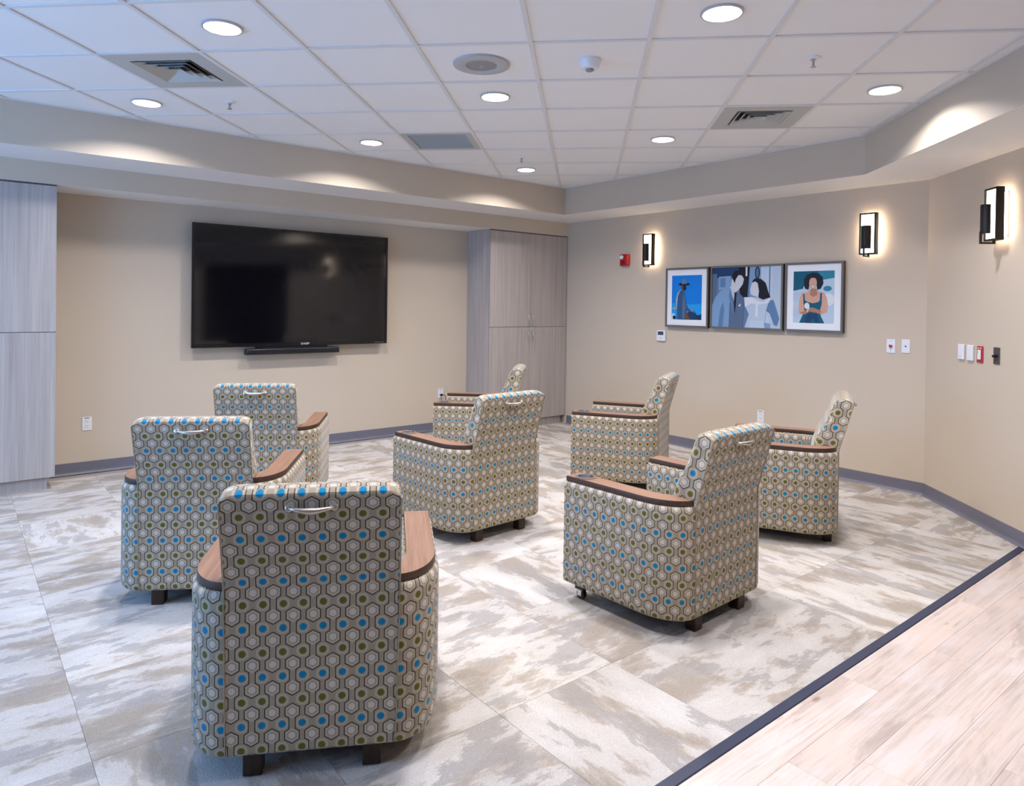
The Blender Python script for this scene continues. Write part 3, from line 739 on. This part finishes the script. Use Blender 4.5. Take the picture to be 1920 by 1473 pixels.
picture('framed_picture', -2.071, -2.621, 1.286, 1.923, 'framed portrait of a rider in a brimmed hat against bright blue sky', p1s, .062)
picture('framed_picture', -2.649, -3.451, 1.288, 1.925, 'wide framed blue-grey print of a suited man and a dark haired woman', p2s, 0)
picture('framed_picture', -3.470, -4.019, 1.289, 1.927, 'framed portrait of a dark haired woman in a teal dress holding a white flower', p3s, .062)

# ================================================================== SCONCES
def sconce(mat, label):
    root = empty('wall_sconce'); root.matrix_world = mat; tag(root, label, 'wall lamp', 'lit wall sconces with dark shades')
    # local: +X along wall, -Y off the wall, Z up; origin at lower middle of the frame on the wall
    W2, Hh = .068, .352
    box('back_plate', (-.040, -.009, .025), (.040, -.0005, Hh-.025), M['plate'], root)
    box('lamp', (-.034, -.044, .032), (.034, -.009, Hh-.032), M['bulb'], root)
    box('diffuser', (-W2+.012, -.088, .012), (W2-.012, -.082, Hh-.012), M['glow'], root)
    bm = bmesh.new(); f = .013
    for lo, hi in (((-W2, -.096, 0), (W2, -.046, f)), ((-W2, -.096, Hh-f), (W2, -.046, Hh)), ((-W2, -.096, f), (-W2+f, -.046, Hh-f)), ((W2-f, -.096, f), (W2, -.046, Hh-f))): bm_box(bm, lo, hi)
    bm_obj('frame', bm, M['bronze'], root)
    # half-round shade in front
    bm = bmesh.new(); n = 16; r0, r1 = .040, .036; rings = []
    for z in (.045, .240):
        o_ = [bm.verts.new((r0*math.cos(math.pi+math.pi*k/n), -.115+r0*math.sin(math.pi+math.pi*k/n), z)) for k in range(n+1)]
        i_ = [bm.verts.new((r1*math.cos(math.pi+math.pi*k/n), -.115+r1*math.sin(math.pi+math.pi*k/n), z)) for k in range(n+1)]
        rings.append((o_, i_))
    (o0, i0), (o1, i1) = rings
    for k in range(n):
        bm.faces.new((o0[k], o0[k+1], o1[k+1], o1[k])); bm.faces.new((i0[k], i1[k], i1[k+1], i0[k+1]))
        bm.faces.new((o0[k], i0[k], i0[k+1], o0[k+1])); bm.faces.new((o1[k], o1[k+1], i1[k+1], i1[k]))
    for k in (0, n): bm.faces.new((o0[k], o1[k], i1[k], i0[k]))
    bm_obj('shade', bm, M['bronze'], root, None, True, R(40))
    bm = bmesh.new()
    bm_box(bm, (-.007, -.160, -.022), (.007, -.062, -.010)); bm_box(bm, (-.007, -.160, -.010), (.007, -.148, .06)); bm_box(bm, (-.007, -.076, -.010), (.007, -.062, .004))
    bm_obj('support_arm', bm, M['bronze'], root)
    return root
pwm = lambda y, z: Matrix.Translation((0, y, z)) @ Matrix.Rotation(R(-90), 4, 'Z')       # local -Y -> world -X
sconce(pwm(-1.851, 1.962), 'lit wall sconce with dark shade beside the red fire alarm')
sconce(pwm(-4.240, 1.968), 'lit wall sconce with dark shade over the two white plates by the wall bend')
ss = -(DIR3.x*-.714 + DIR3.y*(-5.348 - LB))
pc = w3(ss, 0, 1.97)
ang3 = math.atan2(-N3.y, -N3.x) + math.pi/2   # local -Y -> N3
wm3 = lambda s, z: Matrix.Translation(w3(s, 0, z)) @ Matrix.Rotation(math.atan2(N3.y, N3.x) + math.pi/2, 4, 'Z')
sconce(wm3(ss, 1.97), 'lit wall sconce with dark shade on the angled wall above the switches')

# ================================================================== WALL DEVICES
tvm = lambda x, z: Matrix.Translation((x, 0, z))
def at(root, mat): root.matrix_world = mat; return root
# local frame: X along wall, -Y off the wall, Z up, origin at centre on the wall
def outlet(mat, label):
    r = at(empty('wall_outlet'), mat); tag(r, label, 'outlet', 'white duplex outlets')
    box('cover_plate', (-.036, -.006, -.058), (.036, -.0005, .058), M['plate'], r, .002, 1)
    for dz in (-.021, .021):
        rc = box('receptacle', (-.017, -.008, dz-.016), (.017, -.0055, dz+.016), M['plate'], r, .002, 1)
        bm = bmesh.new(); bm_box(bm, (-.008, -.0085, dz), (-.0055, -.0078, dz+.009)); bm_box(bm, (.0055, -.0085, dz), (.008, -.0078, dz+.009)); bm_box(bm, (-.002, -.0085, dz-.010), (.002, -.0078, dz-.006))
        bm_obj('slots', bm, M['plate_detail'], rc)
    box('marking', (-.02, -.0066, .045), (.018, -.0058, .051), plain('outlet_ink', (.10, .10, .16), .5), r)
    return r
outlet(tvm(-5.217, .425), 'white wall outlet low beside the cut-off cabinet')
outlet(tvm(-1.604, .442), 'white wall outlet holding a black plug')
outlet(pwm(-3.22, .449), 'white wall outlet under the framed pictures, behind a chair back')
# plug and cord
pg = at(empty('power_cord'), tvm(-1.604, .421)); tag(pg, 'black power cord plugged into the wall outlet beside the corner cabinet', 'cord')
box('plug', (-.014, -.034, -.012), (.016, -.009, .012), M['black'], pg, .004, 2)
tube('cable', [(.014, -.03, .002), (.034, -.04, -.002), (.046, -.045, -.03), (.050, -.05, -.10), (.054, -.06, -.25), (.05, -.08, -.38), (.03, -.14, -.414), (-.1, -.2, -.414)], .0038, M['black'], pg, 8)
cyl('ground_wire', (.0, -.024, -.011), (.0, -.024, -.11), .002, M['black'], pg, n=6)
# fire alarm
fa = at(empty('fire_alarm'), pwm(-1.458, 2.04)); tag(fa, 'red fire alarm horn with a clear strobe on the wall', 'fire alarm')
box('housing', (-.062, -.05, -.068), (.062, -.0005, .068), M['red'], fa, .012, 3, smooth=True)
cyl('strobe', (-.026, -.048, .032), (-.026, -.062, .032), .026, plain('strobe_lens', (.75, .75, .78), .2), fa, .022, 20)
bm = bmesh.new()
for k in range(4): bm_box(bm, (-.034+k*.013, -.0515, -.045), (-.028+k*.013, -.0495, -.005))
bm_obj('sounder_slots', bm, plain('alarm_dark', (.09, .003, .004), .5), fa)
# thermostat
th_ = at(empty('thermostat'), pwm(-1.999, 1.183)); tag(th_, 'white thermostat with a small dark display', 'thermostat')
box('housing', (-.058, -.022, -.058), (.058, -.0005, .058), M['plate'], th_, .004, 2)
box('display', (-.040, -.0232, .006), (.036, -.0215, .046), M['lcd'], th_)
box('button_panel', (-.02, -.0235, -.034), (.02, -.0215, -.014), plain('thermo_grey', (.66, .68, .73), .4), th_, .001, 1)
def screws(r, zs, mat, y=-.0065):
    for z in zs: cyl('screw', (0, y, z), (0, y-.0018, z), .0032, mat, r, n=10)
def plate(mat, name, label, cat, w_, h_, m, bev=.002, d=.0065):
    r = at(empty(name), mat); tag(r, label, cat); box('cover_plate', (-w_/2, -d, -h_/2), (w_/2, -.0005, h_/2), m, r, bev, 1); return r
sg = plain('screw_grey', (.18, .18, .22), .4)
r = plate(pwm(-4.410, 1.197), 'emergency_switch', 'white wall plate with a small red emergency switch', 'switch', .07, .116, M['plate'])
screws(r, (.042, -.042), sg)
bm = bmesh.new()
bm_box(bm, (-.013, -.016, -.004), (-.005, -.006, .010), mat=Matrix.Rotation(R(12), 4, 'Y')); bm_box(bm, (-.004, -.018, -.008), (.012, -.006, .009)); bm_box(bm, (-.012, -.014, -.011), (.006, -.006, -.001))
bm_obj('red_toggle', bm, M['red'], r); cyl('indicator', (0, -.006, -.022), (0, -.009, -.022), .004, sg, r, n=12)
r = plate(pwm(-4.526, 1.201), 'data_plate', 'plain white wall plate with one small jack in its middle', 'wall plate', .066, .112, M['plate'])
cyl('jack', (0, -.006, .0), (0, -.0095, .0), .006, M['plate_detail'], r, n=12)
def s3(x, y): return -(DIR3.x*x + DIR3.y*(y-LB))
wm = lambda x, y, z: wm3(s3(x, y), z)
r = plate(wm(-.352, -5.052, 1.199), 'blank_plate', 'tall white rocker plate, farther from the red switch', 'wall plate', .071, .112, M['plate'], .004, .016); r['group'] = 'white plates beside the red switch'
box('rocker', (-.017, -.0185, -.034), (.017, -.0155, .034), M['plate'], r, .001, 1)
r = plate(wm(-.429, -5.134, 1.198), 'blank_plate', 'tall white rocker plate, next to the red switch', 'wall plate', .071, .112, M['plate'], .004, .016); r['group'] = 'white plates beside the red switch'
box('rocker', (-.017, -.0185, -.034), (.017, -.0155, .034), M['plate'], r, .001, 1)
r = plate(wm(-.505, -5.214, 1.195), 'override_switch', 'red wall plate with a white rocker switch and white lettering', 'switch', .070, .116, M['red'], .003, .008)
box('rocker', (-.018, -.014, -.036), (.018, -.0075, .032), M['plate'], r, .002, 1)
box('pilot_light', (-.014, -.0146, .006), (-.006, -.0135, .024), plain('pilot_green', (.12, .62, .48), .3), r)
bm = bmesh.new()
for k, (a, b) in enumerate(((-.024, -.017), (-.014, -.008), (.004, .010), (.013, .020))): bm_box(bm, (a, -.0088, .039), (b, -.0078, .048))
bm_obj('white_marking', bm, M['lettering'], r)
screws(r, (-.050,), M['steel'], -.0075)
r = plate(wm(-.633, -5.349, 1.198), 'toggle_switch', 'dark metal wall plate with a black toggle switch', 'switch', .066, .114, M['darkplate'], .002, .006)
screws(r, (.036, -.042), M['steel'], -.0055)
box('toggle', (-.012, -.030, -.012), (.012, -.0055, .006), M['black'], r, .004, 2)
box('marking', (-.011, -.0066, -.030), (.011, -.0058, -.026), M['black'], r)

# ================================================================== CEILING FITTINGS
def at_grid(j, i): p = gp(j, i); return (p.x, p.y, HC)
def downlight_proto():
    r = empty('recessed_downlight')
    lathe('trim_ring', [(.086, .0066), (.0975, .0066), (.0985, -.001), (.095, -.0045), (.088, -.0035), (.0845, .004), (.0845, .0066)], M['trimring'], r, 40, closed=True)
    lathe('lens', [(.0845, .0052), (.0, .0052)], M['lens'], r, 24)
    ld = bpy.data.lights.new('lamp', 'AREA'); ld.shape = 'DISK'; ld.size = .165; ld.energy = DOWNLIGHT; ld.color = (1.0, .955, .965); ld.spread = R(142)
    lo = link('lamp', ld, r, (0, 0, .0035))
    return r
dl = downlight_proto()
spots = [((-2.5, -.5), 'round recessed downlight next to the large square vent, at the top of the view'),
 ((1.5, -.5), 'round recessed downlight touching the top edge of the view, opposite the square vent'),
 ((-4.5, 1.5), 'round recessed downlight by the soffit above the cut-off cabinet'),
 ((-.5, 1.5), 'round recessed downlight just beyond the round ceiling speaker'),
 ((-2.5, 3.5), 'round recessed downlight next to the blue-grey return grille'),
 ((1.5, 3.5), 'round recessed downlight between the corner cabinet and the far square vent'),
 ((-.5, 5.5), 'small round recessed downlight by the soffit corner, beyond the sprinkler'),
 ((3.5, 1.5), 'round recessed downlight close to the soffit over the angled wall')]
hidden = [(-.5, -2.5), (3.5, -2.5)]
first = True
for (j, i), lab in spots + list(zip(hidden, ('round recessed downlight over the chair close to the camera, above the picture', 'round recessed downlight over the wood planks, above the picture'))):
    o = dl if first else copy_tree(dl); first = False
    o.location = at_grid(j, i); tag(o, lab, 'ceiling light', 'recessed downlights')
# supply diffusers
def diffuser(j, i, label):
    c = at_grid(j+.5, i+.5)
    r = empty('ceiling_vent', c, rotg); tag(r, label, 'vent', 'square louvred ceiling vents')
    h = TILE/2-.004; o = .185
    bm = bmesh.new()
    for lo, hi in (((-h, -h, .001), (h, -o, .010)), ((-h, o, .001), (h, h, .010)), ((-h, -o, .001), (-o, o, .010)), ((o, -o, .001), (h, o, .010))): bm_box(bm, lo, hi)
    bm_obj('face_panel', bm, M['vent'], r)
    box('throat', (-o, -o, .026), (o, o, .0295), M['vent_dark'], r)
    for k in range(4):
        a = o-.008-k*.043; b = a-.034
        bm = bmesh.new(); q0 = [bm.verts.new((x*a, y*a, -.004)) for x, y in ((-1, -1), (1, -1), (1, 1), (-1, 1))]; q1 = [bm.verts.new((x*b, y*b, .022)) for x, y in ((-1, -1), (1, -1), (1, 1), (-1, 1))]
        q2 = [bm.verts.new((v.co.x, v.co.y, v.co.z+.002)) for v in q0]; q3 = [bm.verts.new((v.co.x, v.co.y, v.co.z+.002)) for v in q1]
        for e in range(4):
            n_ = (e+1) % 4
            bm.faces.new((q0[e], q0[n_], q1[n_], q1[e])); bm.faces.new((q2[e], q3[e], q3[n_], q2[n_])); bm.faces.new((q0[e], q2[e], q2[n_], q0[n_])); bm.faces.new((q1[e], q1[n_], q3[n_], q3[e]))
        bm_obj('louvre', bm, M['vent'], r)
    box('centre_plate', (-.012, -.012, .012), (.012, .012, .016), M['vent'], r)
diffuser(-4, 0, 'large square louvred air vent beside a downlight on the window side')
diffuser(2, 2, 'square louvred air vent near the soffit on the picture wall side')
c = at_grid(-1.5, 3.5)
r = empty('return_grille', c, rotg); tag(r, 'blue-grey perforated return air grille set in the ceiling grid', 'vent')
h = TILE/2-.004; o = .24
bm = bmesh.new()
for lo, hi in (((-h, -h, .001), (h, -o, .009)), ((-h, o, .001), (h, h, .009)), ((-h, -o, .001), (-o, o, .009)), ((o, -o, .001), (h, o, .009))): bm_box(bm, lo, hi)
bm_obj('frame', bm, M['vent'], r)
box('perforated_panel', (-o+.002, -o, .005), (o-.002, o, .012), M['grille'], r)
# speaker
r = empty('ceiling_speaker', at_grid(-.5, .5)); tag(r, 'round grey ceiling speaker with a perforated centre', 'speaker')
M['spk'] = plain('speaker_grey', (.46, .46, .47), .5)
lathe('rim', [(.088, -.004), (.10, -.010), (.14, -.010), (.160, -.004), (.163, .0065), (.088, .0065)], M['spk'], r, 48, closed=True)
t = NT('speaker_mesh'); vx = t.n('ShaderNodeSeparateXYZ'); t.l(t.obj(), vx.inputs[0])
cl = lambda s: t.ma('ABSOLUTE', t.ma('SUBTRACT', t.ma('FRACT', t.ma('MULTIPLY', s, 1/.0075)), .5))
hl = t.lt(t.ma('MAXIMUM', cl(vx.outputs[0]), cl(vx.outputs[1])), .30)
msh = t.base(t.mix(hl, (.40, .40, .41), (.06, .06, .065)), .5)
lathe('grille', [(.088, -.002), (.06, -.006), (0, -.007)], msh, r, 48)
lathe('badge', [(.012, -.0065), (.012, -.0095), (0, -.010)], M['spk'], r, 20)
# occupancy sensor
r = empty('ceiling_sensor', at_grid(.507, .46)); tag(r, 'small white domed sensor on a ceiling tile', 'sensor')
lathe('housing', [(0, .0065), (.062, .0065), (.063, -.004), (.050, -.042), (.046, -.046), (0, -.046)], M['plate'], r, 40)
lathe('sensor_eye', [(.024, -.0462), (.020, -.056), (.012, -.060), (0, -.061)], plain('sensor_grey', (.28, .28, .31), .35), r, 24)
# sprinklers
def sprinkler(j, i, label):
    r = empty('ceiling_sprinkler', at_grid(j, i)); tag(r, label, 'sprinkler', 'pendent ceiling sprinklers')
    lathe('escutcheon', [(.034, .0065), (.034, .002), (.024, -.004), (.012, -.006), (.012, .0065)], M['plate'], r, 28, closed=True)
    bm = bmesh.new(); bm_cyl(bm, (0, 0, .006), (0, 0, -.014), .009, None, 12); bm_box(bm, (-.011, -.002, -.040), (-.008, .002, -.010)); bm_box(bm, (.008, -.002, -.040), (.011, .002, -.010)); bm_box(bm, (-.011, -.002, -.043), (.011, .002, -.039))
    bm_obj('body', bm, M['steel'], r)
    cyl('heat_bulb', (0, 0, -.014), (0, 0, -.039), .003, M['copper'], r, n=10)
    lathe('deflector', [(.015, -.043), (.016, -.045), (0, -.045)], M['steel'], r, 20)
sprinkler(-3.518, 1.526, 'small pendent sprinkler between the large square vent and the television wall')
sprinkler(2.493, .528, 'small pendent sprinkler on the tile beside the picture-side downlights')
sprinkler(-.489, 4.534, 'small pendent sprinkler next to the downlight in the soffit corner')
